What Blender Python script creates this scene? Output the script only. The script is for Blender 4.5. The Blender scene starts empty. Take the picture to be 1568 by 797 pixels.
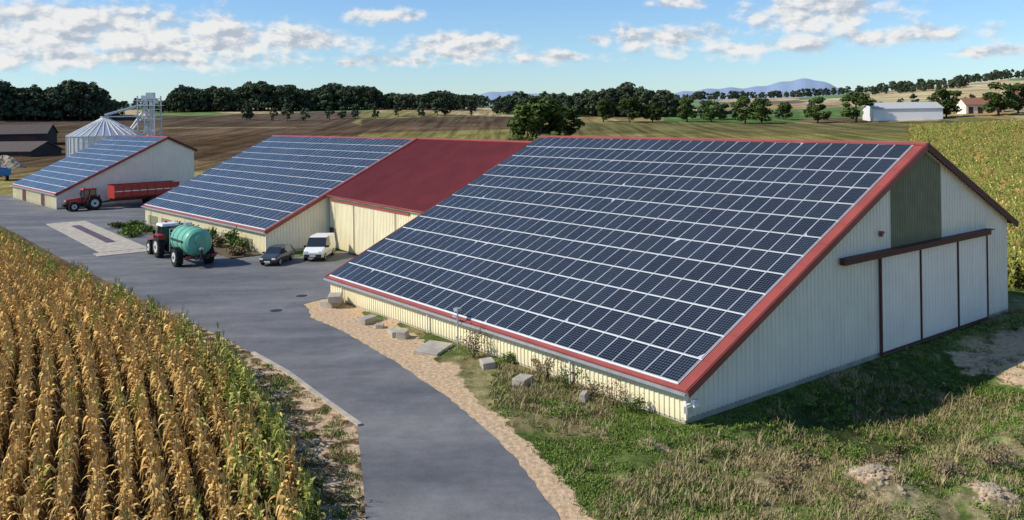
import bpy, bmesh, math, random
import numpy as np
from mathutils import Vector, Matrix
random.seed(7); rng=np.random.default_rng(7)
S=bpy.context.scene
S.view_settings.view_transform='Standard'; S.view_settings.look='None'; S.view_settings.exposure=0
H=13.5
# ------------------------------------------------------------------ materials
def newmat(name):
    m=bpy.data.materials.new(name); m.use_nodes=True
    nt=m.node_tree; b=nt.nodes['Principled BSDF']; return m,nt,b
def mat(name,col,rough=.7,metal=0,var=.15,scale=3.0,bump=0,bscale=20,spec=.3,coords='Object',dirt=None,da=.3):
    m,nt,b=newmat(name)
    tc=nt.nodes.new('ShaderNodeTexCoord'); n=nt.nodes.new('ShaderNodeTexNoise')
    n.inputs['Scale'].default_value=scale; n.inputs['Detail'].default_value=4
    nt.links.new(tc.outputs[coords],n.inputs['Vector'])
    r=nt.nodes.new('ShaderNodeMapRange'); r.inputs['From Min'].default_value=.3; r.inputs['From Max'].default_value=.7
    r.inputs['To Min'].default_value=1-var; r.inputs['To Max'].default_value=1+var
    nt.links.new(n.outputs['Fac'],r.inputs['Value'])
    mx=nt.nodes.new('ShaderNodeMix'); mx.data_type='RGBA'; mx.blend_type='MULTIPLY'; mx.inputs[0].default_value=1
    mx.inputs[6].default_value=(*col,1); nt.links.new(r.outputs[0],mx.inputs[7]); o=mx.outputs[2]
    if dirt:
        # weathering: splashed soil near the ground and vertical streaks
        sp=nt.nodes.new('ShaderNodeSeparateXYZ'); nt.links.new(tc.outputs['Object'],sp.inputs[0])
        mp=nt.nodes.new('ShaderNodeMapping'); mp.inputs['Scale'].default_value=(2.2,2.2,.12); nt.links.new(tc.outputs['Object'],mp.inputs[0])
        ns=nt.nodes.new('ShaderNodeTexNoise'); ns.inputs['Scale'].default_value=1.5; ns.inputs['Detail'].default_value=4; nt.links.new(mp.outputs[0],ns.inputs['Vector'])
        rs=nt.nodes.new('ShaderNodeMapRange'); rs.inputs[1].default_value=.48; rs.inputs[2].default_value=.8; rs.inputs[3].default_value=0; rs.inputs[4].default_value=da; nt.links.new(ns.outputs[0],rs.inputs[0])
        rz=nt.nodes.new('ShaderNodeMapRange'); rz.inputs[1].default_value=.1; rz.inputs[2].default_value=.6; rz.inputs[3].default_value=da*1.3; rz.inputs[4].default_value=0; nt.links.new(sp.outputs[2],rz.inputs[0])
        mm=nt.nodes.new('ShaderNodeMath'); mm.operation='ADD'; mm.use_clamp=True; nt.links.new(rs.outputs[0],mm.inputs[0]); nt.links.new(rz.outputs[0],mm.inputs[1])
        md=nt.nodes.new('ShaderNodeMix'); md.data_type='RGBA'; nt.links.new(mm.outputs[0],md.inputs[0]); nt.links.new(o,md.inputs[6]); md.inputs[7].default_value=(*dirt,1); o=md.outputs[2]
    nt.links.new(o,b.inputs['Base Color'])
    b.inputs['Roughness'].default_value=rough; b.inputs['Metallic'].default_value=metal
    b.inputs['Specular IOR Level'].default_value=spec
    if bump:
        n2=nt.nodes.new('ShaderNodeTexNoise'); n2.inputs['Scale'].default_value=bscale; n2.inputs['Detail'].default_value=5
        nt.links.new(tc.outputs[coords],n2.inputs['Vector'])
        bp=nt.nodes.new('ShaderNodeBump'); bp.inputs['Strength'].default_value=bump; bp.inputs['Distance'].default_value=.1
        nt.links.new(n2.outputs['Fac'],bp.inputs['Height']); nt.links.new(bp.outputs[0],b.inputs['Normal'])
    return m
def leafmat(name,c1,c2,transl=.3,dark=.45,attr=False):
    m=bpy.data.materials.new(name); m.use_nodes=True; nt=m.node_tree
    for n in list(nt.nodes): nt.nodes.remove(n)
    L=nt.links.new
    out=nt.nodes.new('ShaderNodeOutputMaterial'); g=nt.nodes.new('ShaderNodeNewGeometry'); oi=nt.nodes.new('ShaderNodeObjectInfo')
    mx=nt.nodes.new('ShaderNodeMix'); mx.data_type='RGBA'; mx.inputs[6].default_value=(*c1,1); mx.inputs[7].default_value=(*c2,1)
    L(g.outputs['Random Per Island'],mx.inputs[0])
    r=nt.nodes.new('ShaderNodeMapRange'); r.inputs['To Min'].default_value=1-dark; r.inputs['To Max'].default_value=1+dark*.8
    L(oi.outputs['Random'],r.inputs['Value'])
    m2=nt.nodes.new('ShaderNodeMix'); m2.data_type='RGBA'; m2.blend_type='MULTIPLY'; m2.inputs[0].default_value=1
    L(mx.outputs[2],m2.inputs[6]); L(r.outputs[0],m2.inputs[7]); col=m2.outputs[2]
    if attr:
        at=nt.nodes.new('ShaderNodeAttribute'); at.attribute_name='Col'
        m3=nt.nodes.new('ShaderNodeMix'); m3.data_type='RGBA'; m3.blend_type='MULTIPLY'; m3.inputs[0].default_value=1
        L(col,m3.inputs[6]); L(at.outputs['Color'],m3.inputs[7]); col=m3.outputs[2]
    d=nt.nodes.new('ShaderNodeBsdfDiffuse'); L(col,d.inputs[0])
    if transl>0:
        t=nt.nodes.new('ShaderNodeBsdfTranslucent'); ms=nt.nodes.new('ShaderNodeMixShader')
        ms.inputs[0].default_value=transl; L(col,t.inputs[0]); L(d.outputs[0],ms.inputs[1]); L(t.outputs[0],ms.inputs[2]); L(ms.outputs[0],out.inputs[0])
    else: L(d.outputs[0],out.inputs[0])
    return m
M={}
M['cream']=mat('cream_cladding',(.84,.76,.50),.55,var=.05,scale=.6,dirt=(.50,.42,.26),da=.22)
M['gable']=mat('pale_cladding',(.88,.81,.65),.55,var=.05,scale=.5,dirt=(.55,.49,.36),da=.25)
M['door']=mat('door_cladding',(.90,.84,.71),.5,var=.05,scale=.4,dirt=(.6,.55,.44),da=.2)
M['red']=mat('red_metal_sheet',(.30,.07,.055),.45,var=.12,scale=.7)
M['redroof']=mat('dark_red_roof_sheet',(.17,.028,.028),.55,var=.15,scale=.4)
M['brown']=mat('brown_metal',(.10,.035,.028),.6)
M['fibre']=mat('translucent_sheet',(.22,.22,.13),.5,var=.12,scale=1.2,dirt=(.13,.13,.08))
M['concrete']=mat('concrete',(.42,.38,.31),.9,var=.2,scale=1.5,bump=.4)
M['white']=mat('white_backing',(.68,.70,.70),.5,var=.03)
M['alu']=mat('galvanised_steel',(.55,.57,.58),.4,metal=.6,var=.1)
M['frame']=mat('module_frame',(.58,.60,.61),.45,metal=.3,var=.05)
M['pipe']=mat('white_pipe',(.75,.75,.72),.4)
M['rubber']=mat('rubber',(.02,.02,.02),.85)
M['glass']=mat('dark_glass',(.02,.025,.03),.08,spec=.8,var=.02)
M['black']=mat('black_plastic',(.025,.025,.025),.5)
M['tred']=mat('red_vehicle_paint',(.36,.03,.025),.4,spec=.4,var=.12,dirt=(.22,.12,.08),da=.3)
M['tgreen']=mat('green_tank_paint',(.13,.40,.28),.42,spec=.45,var=.15,scale=1.2,dirt=(.2,.24,.16),da=.3)
M['wpaint']=mat('white_vehicle_paint',(.78,.78,.76),.3,spec=.5,var=.03)
M['cpaint']=mat('dark_car_paint',(.035,.05,.05),.25,spec=.6,var=.05)
M['bpaint']=mat('blue_paint',(.04,.18,.42),.4)
M['yellow']=mat('grey_rim',(.5,.5,.48),.5)
M['lamp']=mat('lamp_glass',(.8,.78,.7),.2)
M['redl']=mat('red_lens',(.5,.02,.02),.3)
M['wood']=mat('old_timber',(.055,.045,.038),.9)
M['oldroof']=mat('old_tile_roof',(.10,.08,.07),.9,var=.3)
M['sheetroof']=mat('grey_sheet_roof',(.46,.46,.45),.6,var=.1)
M['tile']=mat('tile_roof',(.28,.13,.08),.9)
M['bark']=mat('bark',(.07,.05,.035),.95)
M['soilm']=mat('rubble_soil',(.40,.32,.22),.95,var=.4,scale=3.5,bump=1,bscale=7)
M['bed']=mat('planting_soil',(.13,.10,.06),.95,var=.3,bump=.8)
M['stone']=mat('rubble_stone',(.33,.27,.19),.95,var=.3,scale=5)
M['sandm']=mat('sand',(.50,.36,.20),.95,var=.15)
def asphalt():
    m,nt,b=newmat('asphalt'); L=nt.links.new
    tc=nt.nodes.new('ShaderNodeTexCoord')
    n=nt.nodes.new('ShaderNodeTexNoise'); n.inputs['Scale'].default_value=.13; n.inputs['Detail'].default_value=6; n.inputs['Roughness'].default_value=.62
    mp=nt.nodes.new('ShaderNodeMapping'); mp.inputs['Rotation'].default_value=(0,0,math.radians(-50)); mp.inputs['Scale'].default_value=(.6,2.0,1)
    L(tc.outputs['Object'],mp.inputs[0]); L(mp.outputs[0],n.inputs['Vector'])
    n2=nt.nodes.new('ShaderNodeTexNoise'); n2.inputs['Scale'].default_value=14; n2.inputs['Detail'].default_value=3
    L(tc.outputs['Object'],n2.inputs['Vector'])
    n3=nt.nodes.new('ShaderNodeTexNoise'); n3.inputs['Scale'].default_value=.8; n3.inputs['Detail'].default_value=7; n3.inputs['Roughness'].default_value=.72; L(tc.outputs['Object'],n3.inputs['Vector'])
    cr=nt.nodes.new('ShaderNodeValToRGB'); e=cr.color_ramp.elements
    e[0].position=.36; e[0].color=(.106,.109,.118,1); e[1].position=.66; e[1].color=(.188,.186,.184,1)
    L(n.outputs[0],cr.inputs[0])
    r=nt.nodes.new('ShaderNodeMapRange'); r.inputs['To Min'].default_value=.72; r.inputs['To Max'].default_value=1.28; L(n2.outputs[0],r.inputs[0])
    r3=nt.nodes.new('ShaderNodeMapRange'); r3.inputs[1].default_value=.3; r3.inputs[2].default_value=.7; r3.inputs['To Min'].default_value=.82; r3.inputs['To Max'].default_value=1.18; L(n3.outputs[0],r3.inputs[0])
    o=cr.outputs[0]
    for q in (r,r3):
        mx=nt.nodes.new('ShaderNodeMix'); mx.data_type='RGBA'; mx.blend_type='MULTIPLY'; mx.inputs[0].default_value=1
        L(o,mx.inputs[6]); L(q.outputs[0],mx.inputs[7]); o=mx.outputs[2]
    L(o,b.inputs['Base Color'])
    b.inputs['Roughness'].default_value=.8; b.inputs['Specular IOR Level'].default_value=.25
    return m
M['asphalt']=asphalt()
def pvmat():
    m,nt,b=newmat('photovoltaic_glass'); L=nt.links.new
    uv=nt.nodes.new('ShaderNodeUVMap'); uv.uv_map='UVMap'
    sp=nt.nodes.new('ShaderNodeSeparateXYZ'); L(uv.outputs[0],sp.inputs[0])
    def line(o,mult,w):
        a=nt.nodes.new('ShaderNodeMath'); a.operation='MULTIPLY'; a.inputs[1].default_value=mult; L(o,a.inputs[0])
        f=nt.nodes.new('ShaderNodeMath'); f.operation='FRACT'; L(a.outputs[0],f.inputs[0])
        s=nt.nodes.new('ShaderNodeMath'); s.operation='SUBTRACT'; s.inputs[1].default_value=.5; L(f.outputs[0],s.inputs[0])
        ab=nt.nodes.new('ShaderNodeMath'); ab.operation='ABSOLUTE'; L(s.outputs[0],ab.inputs[0])
        g=nt.nodes.new('ShaderNodeMath'); g.operation='GREATER_THAN'; g.inputs[1].default_value=.5-w; L(ab.outputs[0],g.inputs[0])
        return g.outputs[0],ab.outputs[0]
    l1,a1=line(sp.outputs[0],6,.026); l2,a2=line(sp.outputs[1],10,.026)
    ad=nt.nodes.new('ShaderNodeMath'); ad.operation='ADD'; L(a1,ad.inputs[0]); L(a2,ad.inputs[1])
    cg=nt.nodes.new('ShaderNodeMath'); cg.operation='GREATER_THAN'; cg.inputs[1].default_value=.84; L(ad.outputs[0],cg.inputs[0])
    mx=nt.nodes.new('ShaderNodeMath'); mx.operation='MAXIMUM'; L(l1,mx.inputs[0]); L(l2,mx.inputs[1])
    m3=nt.nodes.new('ShaderNodeMath'); m3.operation='MAXIMUM'; L(mx.outputs[0],m3.inputs[0]); L(cg.outputs[0],m3.inputs[1])
    g=nt.nodes.new('ShaderNodeNewGeometry')
    cb=nt.nodes.new('ShaderNodeMix'); cb.data_type='RGBA'; cb.inputs[6].default_value=(.007,.010,.017,1); cb.inputs[7].default_value=(.014,.019,.031,1)
    L(g.outputs['Random Per Island'],cb.inputs[0])
    c=nt.nodes.new('ShaderNodeMix'); c.data_type='RGBA'; L(m3.outputs[0],c.inputs[0]); L(cb.outputs[2],c.inputs[6]); c.inputs[7].default_value=(.17,.20,.23,1)
    L(c.outputs[2],b.inputs['Base Color']); b.inputs['Roughness'].default_value=.2; b.inputs['Specular IOR Level'].default_value=.26
    return m
M['pv']=pvmat()
M['leaf']=leafmat('tree_foliage',(.04,.07,.018),(.10,.13,.04),0,.3)
M['leaf_far']=leafmat('far_tree_foliage',(.05,.075,.045),(.10,.125,.07),0,.4)  # bluer greens: aerial haze put into the leaf colour
M['bush']=leafmat('shrub_foliage',(.06,.11,.02),(.17,.23,.06),0,.3)
M['deadbush']=leafmat('dry_shrub',(.18,.13,.08),(.34,.26,.15),0,.2)
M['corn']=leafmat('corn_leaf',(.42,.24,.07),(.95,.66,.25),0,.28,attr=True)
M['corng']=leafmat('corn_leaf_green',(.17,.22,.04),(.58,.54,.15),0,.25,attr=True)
M['grassg']=leafmat('grass_blade',(.09,.155,.025),(.24,.31,.08),0,.35)
M['grassd']=leafmat('dry_grass_blade',(.26,.21,.10),(.44,.36,.19),0,.3)
# ------------------------------------------------------------------ mesh builder
class MB:
    def __init__(s): s.v=[]; s.f=[]; s.m=[]; s.mats=[]; s.uv={}
    def mi(s,k):
        if k not in s.mats: s.mats.append(k)
        return s.mats.index(k)
    def face(s,pts,k,uv=None):
        i=len(s.v); s.v+= [tuple(p) for p in pts]; s.f.append(tuple(range(i,i+len(pts)))); s.m.append(s.mi(k))
        if uv: s.uv[len(s.f)-1]=uv
    def hexa(s,p,k):
        i=len(s.v); s.v+=[tuple(q) for q in p]
        for f in ((0,3,2,1),(4,5,6,7),(0,1,5,4),(1,2,6,5),(2,3,7,6),(3,0,4,7)):
            s.f.append(tuple(i+a for a in f)); s.m.append(s.mi(k))
    def box(s,c,d,k,T=None,taper=1.0):
        x,y,z=d[0]/2,d[1]/2,d[2]/2
        p=[Vector((c[0]+a*x*(taper if e>0 else 1),c[1]+b*y*(taper if e>0 else 1),c[2]+e*z)) for e in (-1,1) for a,b in ((-1,-1),(1,-1),(1,1),(-1,1))]
        if T: p=[T@q for q in p]
        s.hexa(p,k)
    def cyl(s,p0,p1,r0,r1,n,k,caps=True):
        p0=Vector(p0);p1=Vector(p1);a=(p1-p0).normalized(); u=a.orthogonal().normalized(); w=a.cross(u)
        i=len(s.v)
        for p,r in ((p0,r0),(p1,r1)):
            for j in range(n):
                t=2*math.pi*j/n; s.v.append(tuple(p+u*math.cos(t)*r+w*math.sin(t)*r))
        for j in range(n):
            s.f.append((i+j,i+(j+1)%n,i+n+(j+1)%n,i+n+j)); s.m.append(s.mi(k))
        if caps:
            s.f.append(tuple(i+j for j in reversed(range(n)))); s.m.append(s.mi(k))
            s.f.append(tuple(i+n+j for j in range(n))); s.m.append(s.mi(k))
    def build(s,name,parent=None,M4=None,smooth=False,bevel=0):
        me=bpy.data.meshes.new(name); me.from_pydata(s.v,[],s.f)
        for k in s.mats: me.materials.append(M[k])
        me.polygons.foreach_set('material_index',s.m)
        if s.uv:
            ul=me.uv_layers.new(name='UVMap')
            for fi,u in s.uv.items():
                ls=me.polygons[fi].loop_start
                for j,q in enumerate(u): ul.data[ls+j].uv=q
        if smooth: me.polygons.foreach_set('use_smooth',[True]*len(s.f))
        me.update(); o=bpy.data.objects.new(name,me); S.collection.objects.link(o)
        if parent: o.parent=parent; o.matrix_parent_inverse=parent.matrix_world.inverted()
        if M4 is not None: o.matrix_world=M4
        if bevel:
            md=o.modifiers.new('bevel','BEVEL'); md.width=bevel; md.segments=2; md.limit_method='ANGLE'
        return o
def empty(name,M4):
    o=bpy.data.objects.new(name,None); S.collection.objects.link(o); o.matrix_world=M4; return o
def frame(x,y,z,ax,ay):
    return Matrix(((ax[0],ay[0],0,x),(ax[1],ay[1],0,y),(0,0,1,z),(0,0,0,1)))
def heading(x,y,z,hx,hy):
    l=math.hypot(hx,hy); hx/=l; hy/=l
    return Matrix(((hx,-hy,0,x),(hy,hx,0,y),(0,0,1,z),(0,0,0,1)))
def ribbed(mb,O,U,V,N,length,v0,v1,pitch,depth,k):
    O=Vector(O);U=Vector(U);V=Vector(V);N=Vector(N); n=int(round(length/pitch)); p=length/n
    prof=[]
    for i in range(n):
        for a,d in ((0,0),(.55,0),(.65,1),(.90,1)): prof.append(((i+a)*p,d*depth))
    prof.append((length,0))
    for (a,da),(b,db) in zip(prof[:-1],prof[1:]):
        if v1(a)-v0(a)<.01 and v1(b)-v0(b)<.01: continue
        mb.face([O+U*a+V*v0(a)+N*da,O+U*b+V*v0(b)+N*db,O+U*b+V*v1(b)+N*db,O+U*a+V*v1(a)+N*da],k)
# ------------------------------------------------------------------ site lines (metres)
road_r=[(3.5,6),(3.2,15),(2.9,20),(2.3,25),(1.45,28.7),(.97,30.2),(-.04,33.7),(-1.43,37.3),(-3.46,41.6),(-6.8,47.7),(-11.1,54.7),(-13.7,58),(-14.4,60.5)]
road_l=[(-4,6),(-4.2,15),(-4.5,24),(-5.07,28.9),(-5.66,31.8),(-6.9,37.5),(-8.9,40.7),(-12,45.5),(-17.3,52.3),(-24.2,60.5),(-32.3,70),(-43.5,83.5),(-57.3,100.7),(-75,122),(-95,146),(-125,182),(-170,236)]
corn_e=[(-2.5,8),(-4.4,18),(-5.5,24.2),(-6.9,28.7),(-8.35,32.5),(-10.7,37.4),(-13.7,42.8),(-17.4,48),(-21.3,52.7),(-27.6,60),(-35.5,69.1),(-47,82.9),(-60.8,99.9),(-78,121),(-98,146)]
def xat(pl,y): return np.interp(y,[p[1] for p in pl],[p[0] for p in pl])
def nrm(a): l=math.hypot(*a); return (a[0]/l,a[1]/l)
A_E=(7.28,36.8); A_d1=nrm((-.6135,.7897)); A_d2=(A_d1[1],-A_d1[0])
B_E=(-24.2,84.1); B_d1=nrm((-.6545,.756)); B_d2=(B_d1[1],-B_d1[0])
C_E=(-68.6,129.6); C_d1=nrm((-.666,.746)); C_d2=(C_d1[1],-C_d1[0])
# ------------------------------------------------------------------ terrain
def sm(t): t=np.clip(t,0,1); return t*t*(3-2*t)
def nz(x,y,s,seed=0):
    r=np.random.default_rng(seed+11); o=0
    for i in range(7):
        a=r.uniform(0,6.28); f=(1.7**(i*.6))*s; p=r.uniform(0,6.28,2)
        o=o+np.sin((x*math.cos(a)+y*math.sin(a))*f+p[0])*np.sin((-x*math.sin(a)+y*math.cos(a))*f*.83+p[1])/(1.25**i)
    return o/3
K =[-784,-500,-284,0,100,516,784]
def hgt(x,y):
    x=np.asarray(x,float); y=np.asarray(y,float); r=np.hypot(x,y)
    az=np.arctan2(x,y); k=np.tan(np.clip(az,-.62,.62))*1325
    h1=np.interp(k,K,[14.5,15,16,10.5,9.5,7,7.5]); R1=np.interp(k,K,[530,560,620,470,450,420,420])
    h2=np.interp(k,[-784,-284,-60,60,300,450,600,784],[26,30,24,22,25,27,33,42])
    z=h1*sm((r-170)/(R1-170)*.5)*2; z=np.where(r>R1,h1+(h2-h1)*np.clip((r-R1)/(1000-R1),0,1),z)
    z=np.where(r>1000,h2+(r-1000)*.002,z)
    z=z+nz(x,y,.012,3)*np.clip((r-220)/300,0,1)*1.3
    lx=(x-A_E[0])*A_d2[0]+(y-A_E[1])*A_d2[1]; ly=(x-A_E[0])*A_d1[0]+(y-A_E[1])*A_d1[1]
    off=x-xat(road_r,y); out=np.maximum(-lx,-ly)
    w=sm((off-1)/4)*sm((out-.6)/3)*np.where(y<58,1,0)*sm((60-r)/10)*sm((r-8)/8)
    rel=nz(x,y,.7,5)*.16+nz(x,y,2.2,6)*.06
    pit=-1.6*np.exp(-(((lx-10)/8.5)**2)**1.5-(((-ly-4.8)/3.3)**2)**1.5)  # dip shaped to widen the dark, shaded area before the gable
    rim=.6*np.exp(-(((lx-8)/9)**2)-(((-ly-9.3)/1.8)**2))  # bank added around the dip to cast shade into it
    rough=nz(x,y,5.0,8)*.10*(np.exp(-((x-12.5)**2+(y-30.6)**2)/2.5)+np.exp(-((x-16)**2+(y-29)**2)/1.8))
    mound=.75*np.exp(-((x-12.5)**2+(y-30.6)**2)/1.7)+.6*np.exp(-((x-16)**2+(y-29)**2)/1.2)+.3*np.exp(-((x-5.4)**2+(y-34.8)**2)/.5)
    return z+w*(rel+rim+mound+rough)+pit*sm((-ly-.5)/1.5)*np.where(y<60,1,0)
ang=np.radians(np.concatenate([np.arange(-180,-44,4.0),np.arange(-44,44,.18),np.arange(44,180,4.0)]))
rad=[2.0]
while rad[-1]<3600: rad.append(rad[-1]*1.0125)
rad=np.array(rad); na,nr=len(ang),len(rad)
AA,RR=np.meshgrid(ang,rad,indexing='ij'); X=RR*np.sin(AA); Y=RR*np.cos(AA); Z=hgt(X,Y)
vs=np.stack([X,Y,Z],-1).reshape(-1,3)
ii=np.arange(na); jn=(ii+1)%na
i0=(ii[:,None]*nr+np.arange(nr-1)[None,:]); i1=(jn[:,None]*nr+np.arange(nr-1)[None,:])
quads=np.stack([i0,i0+1,i1+1,i1],-1).reshape(-1,4)[:, ::-1]
me=bpy.data.meshes.new('ground'); me.vertices.add(len(vs)+1)
vs2=np.vstack([vs,[[0,0,0]]]); me.vertices.foreach_set('co',vs2.ravel())
c=len(vs); tris=np.stack([np.full(na,c),ii*nr,jn*nr],-1)[:, ::-1]
nl=quads.size+tris.size; me.loops.add(nl); me.loops.foreach_set('vertex_index',np.concatenate([quads.ravel(),tris.ravel()]))
me.polygons.add(len(quads)+len(tris))
me.polygons.foreach_set('loop_start',np.concatenate([np.arange(len(quads))*4,quads.size+np.arange(len(tris))*3]))
me.polygons.foreach_set('use_smooth',np.ones(len(quads)+len(tris),bool)); me.update(calc_edges=True); me.validate()
x=vs2[:,0]; y=vs2[:,1]; r=np.hypot(x,y); k=np.tan(np.clip(np.arctan2(x,y),-1.2,1.2))*1325
def C(*c): return np.array(c)
col=np.tile(C(.12,.15,.05),(len(x),1)); sand=np.zeros(len(x))
def put(mask,c,blend=1.0):
    m=np.broadcast_to(np.asarray(mask,float)*blend,x.shape)[:,None]; col[:]=col*(1-m)+np.array(c)*m
n1=nz(x,y,.02,21); n2=nz(x,y,.3,22); n3=nz(x,y,.9,23)
plough=C(.095,.064,.038); goldc=C(.30,.22,.09); greenc=C(.15,.165,.05); tan=C(.42,.33,.17); grn=C(.11,.19,.05)
put((k>-230+n1*30)&(r>75)&(r<700),greenc*.55+goldc*.35)
put((k>-230)&(k<60)&(r>230)&(r<330+n1*30),goldc*.95)
put((k<=-230+n1*30)&(r>150)&(r<700),plough)
put((k<=-230)&(r>150)&(r<235+n1*20),goldc*.6+greenc*.5)
put((k<=-330)&(r>225)&(r<262+n1*20),plough*1.5+greenc*.2)
put((k<-330)&(k>-560)&(r>430)&(r<455),tan*.5)
put((k<40)&(r>395)&(r<440),plough*1.2)
put((k>-230)&(k<60)&(r>440)&(r<520),plough*.9)
put((k>60)&(r>350)&(r<420+n1*20),greenc*.5+plough*.7)
cell=(np.floor(k/110+n1*.4)*7+np.floor((r-420)/130+k*.0012)*13).astype(int)
pal=[grn,tan,greenc,tan*1.15,plough*1.6,grn*1.2,tan*.8,goldc]
far2=r>np.interp(k,K,[540,570,630,520,460,425,425])
pc=np.array([pal[c%8] for c in cell]); col[:]=np.where(far2[:,None],pc,col)
put((k>520)&(r>640)&(r<920),C(.50,.40,.20)); put((k>230)&(k<440)&(r>430)&(r<600),grn*.8); put((k>440)&(k<640)&(r>470)&(r<620),grn*1.0)
hz=np.clip((r-350)/3200,0,.45)[:,None]; col[:]=col*(1-hz)+C(.27,.31,.36)*hz  # distance haze blended into the ground colour
near=(r<75)&(y>0)
off=x-xat(road_r,y); lx=(x-A_E[0])*A_d2[0]+(y-A_E[1])*A_d2[1]; ly=(x-A_E[0])*A_d1[0]+(y-A_E[1])*A_d1[1]
gcol=C(.12,.16,.045)
put(near&(off>0),gcol); put(near&(off>0)&(n2>.0),C(.27,.22,.11),.75); put(near&(off>0)&(x>8)&(y<35)&(n3>-.25),C(.33,.27,.15),.7)
put(near&(-ly>0)&(-ly<9)&(lx>2)&(lx<18),C(.035,.05,.018),.85)  # shade in front of the gable painted into the ground colour
sw=np.interp(y,[26,30,38,41,44,50,56,62],[1.0,1.3,1.2,1.3,2.2,3.3,4.5,5])*(1+.35*n3+.25*n2)
sand=np.where(near&(off>-1)&(y>24)&(y<64)&(lx<.5),sm((sw-off)/1.0+.5),0)
s2=near&(lx>17)&(ly<-1.0)&(ly>-14); sand=np.maximum(sand,np.where(s2,sm((6.2-np.abs(ly+6.6))/2.5)*sm((lx-17)/3)*.95,0))
for (cx_,cy_,q_) in ((12.5,30.6,1.3),(16,29,1.0),(5.4,34.8,.9),(3.6,35.6,.6)): sand=np.maximum(sand,np.exp(-((x-cx_)**2+(y-cy_)**2)/q_**2)*.85)
offl=xat(road_l,y)-x; put((r<240)&(offl>-.5)&(y>0),C(.15,.105,.06))
strip=(offl>-1)&(x>xat(corn_e,y)-1.0)&(y>5)&(y<62); sand=np.maximum(sand,np.where(strip,.55,0))
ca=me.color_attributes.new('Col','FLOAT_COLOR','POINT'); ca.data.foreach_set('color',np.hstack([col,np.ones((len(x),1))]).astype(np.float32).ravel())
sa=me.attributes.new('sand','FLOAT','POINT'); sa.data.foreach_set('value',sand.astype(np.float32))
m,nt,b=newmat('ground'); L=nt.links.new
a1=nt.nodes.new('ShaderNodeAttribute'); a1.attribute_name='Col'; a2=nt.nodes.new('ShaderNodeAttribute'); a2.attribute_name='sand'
tc=nt.nodes.new('ShaderNodeTexCoord')
def noise(sc,det=6,vec=None):
    n=nt.nodes.new('ShaderNodeTexNoise'); n.inputs['Scale'].default_value=sc; n.inputs['Detail'].default_value=det; L(vec or tc.outputs['Object'],n.inputs['Vector']); return n.outputs[0]
def mr(o,a,bb,c0,d):
    q=nt.nodes.new('ShaderNodeMapRange'); q.inputs[1].default_value=a;q.inputs[2].default_value=bb;q.inputs[3].default_value=c0;q.inputs[4].default_value=d; L(o,q.inputs[0]); return q.outputs[0]
def mul(c,f):
    q=nt.nodes.new('ShaderNodeMix'); q.data_type='RGBA'; q.blend_type='MULTIPLY'; q.inputs[0].default_value=1; L(c,q.inputs[6]); L(f,q.inputs[7]); return q.outputs[2]
nA=noise(1.3,6)
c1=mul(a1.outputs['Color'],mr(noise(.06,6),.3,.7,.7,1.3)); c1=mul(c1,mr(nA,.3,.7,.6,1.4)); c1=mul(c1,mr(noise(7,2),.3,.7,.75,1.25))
mp=nt.nodes.new('ShaderNodeMapping'); mp.inputs['Rotation'].default_value=(0,0,math.radians(17)); mp.inputs['Scale'].default_value=(1,.02,1); L(tc.outputs['Object'],mp.inputs[0])
c1=mul(c1,mr(noise(.35,4,mp.outputs[0]),.35,.65,.62,1.3))
ad=nt.nodes.new('ShaderNodeMath'); ad.operation='ADD'; L(a2.outputs['Fac'],ad.inputs[0]); L(mr(nA,.3,.7,-.32,.32),ad.inputs[1])
fac=mr(ad.outputs[0],.45,.6,0,1)
nB=noise(4,5)
sc=nt.nodes.new('ShaderNodeMix'); sc.data_type='RGBA'; L(noise(.6,3),sc.inputs[0]); sc.inputs[6].default_value=(.60,.41,.23,1); sc.inputs[7].default_value=(.46,.36,.25,1)
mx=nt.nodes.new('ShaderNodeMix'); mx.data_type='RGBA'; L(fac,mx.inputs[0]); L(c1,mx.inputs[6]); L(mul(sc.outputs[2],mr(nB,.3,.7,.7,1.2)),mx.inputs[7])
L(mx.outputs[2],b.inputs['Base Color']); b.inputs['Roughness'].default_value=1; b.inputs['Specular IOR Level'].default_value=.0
bp=nt.nodes.new('ShaderNodeBump'); bp.inputs['Strength'].default_value=.7; bp.inputs['Distance'].default_value=.12; L(nB,bp.inputs['Height']); L(bp.outputs[0],b.inputs['Normal'])
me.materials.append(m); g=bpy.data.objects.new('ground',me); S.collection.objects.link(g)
# ------------------------------------------------------------------ road and yard
yard_far=[(-140,215),(-100,168),(-84,150),(-66,131),(-52,148),(-40,136),(-46,118),(-45,108),(-22,82),(-12,90),(-3,75),(-14,64),(-15.2,62.2)]
def densify(pl,amp,seed):
    r_=random.Random(seed); o=[]
    for a,b_ in zip(pl[:-1],pl[1:]):
        n=max(1,int(math.dist(a,b_)/.5))
        for i in range(n):
            t=i/n; q=amp*(r_.random()-.5) if math.dist(a,(0,0))<75 else 0
            o.append((a[0]+(b_[0]-a[0])*t+q,a[1]+(b_[1]-a[1])*t))
    return o+[pl[-1]]
poly=road_l+yard_far+densify(road_r,.16,2)[::-1]
mb=MB(); mb.face([(p[0],p[1],.02) for p in poly],'asphalt')
mb.build('asphalt_road')
mb=MB()
def strip(pl,w,z0,z1,k,mb):
    for (a,bb) in zip(pl[:-1],pl[1:]):
        a=Vector((*a,0)); bb=Vector((*bb,0)); d=(bb-a).normalized(); n=Vector((-d.y,d.x,0))*w/2
        mb.hexa([a-n+Vector((0,0,z0)),bb-n+Vector((0,0,z0)),bb+n+Vector((0,0,z0)),a+n+Vector((0,0,z0)),a-n+Vector((0,0,z1)),bb-n+Vector((0,0,z1)),bb+n+Vector((0,0,z1)),a+n+Vector((0,0,z1))],k)
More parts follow.
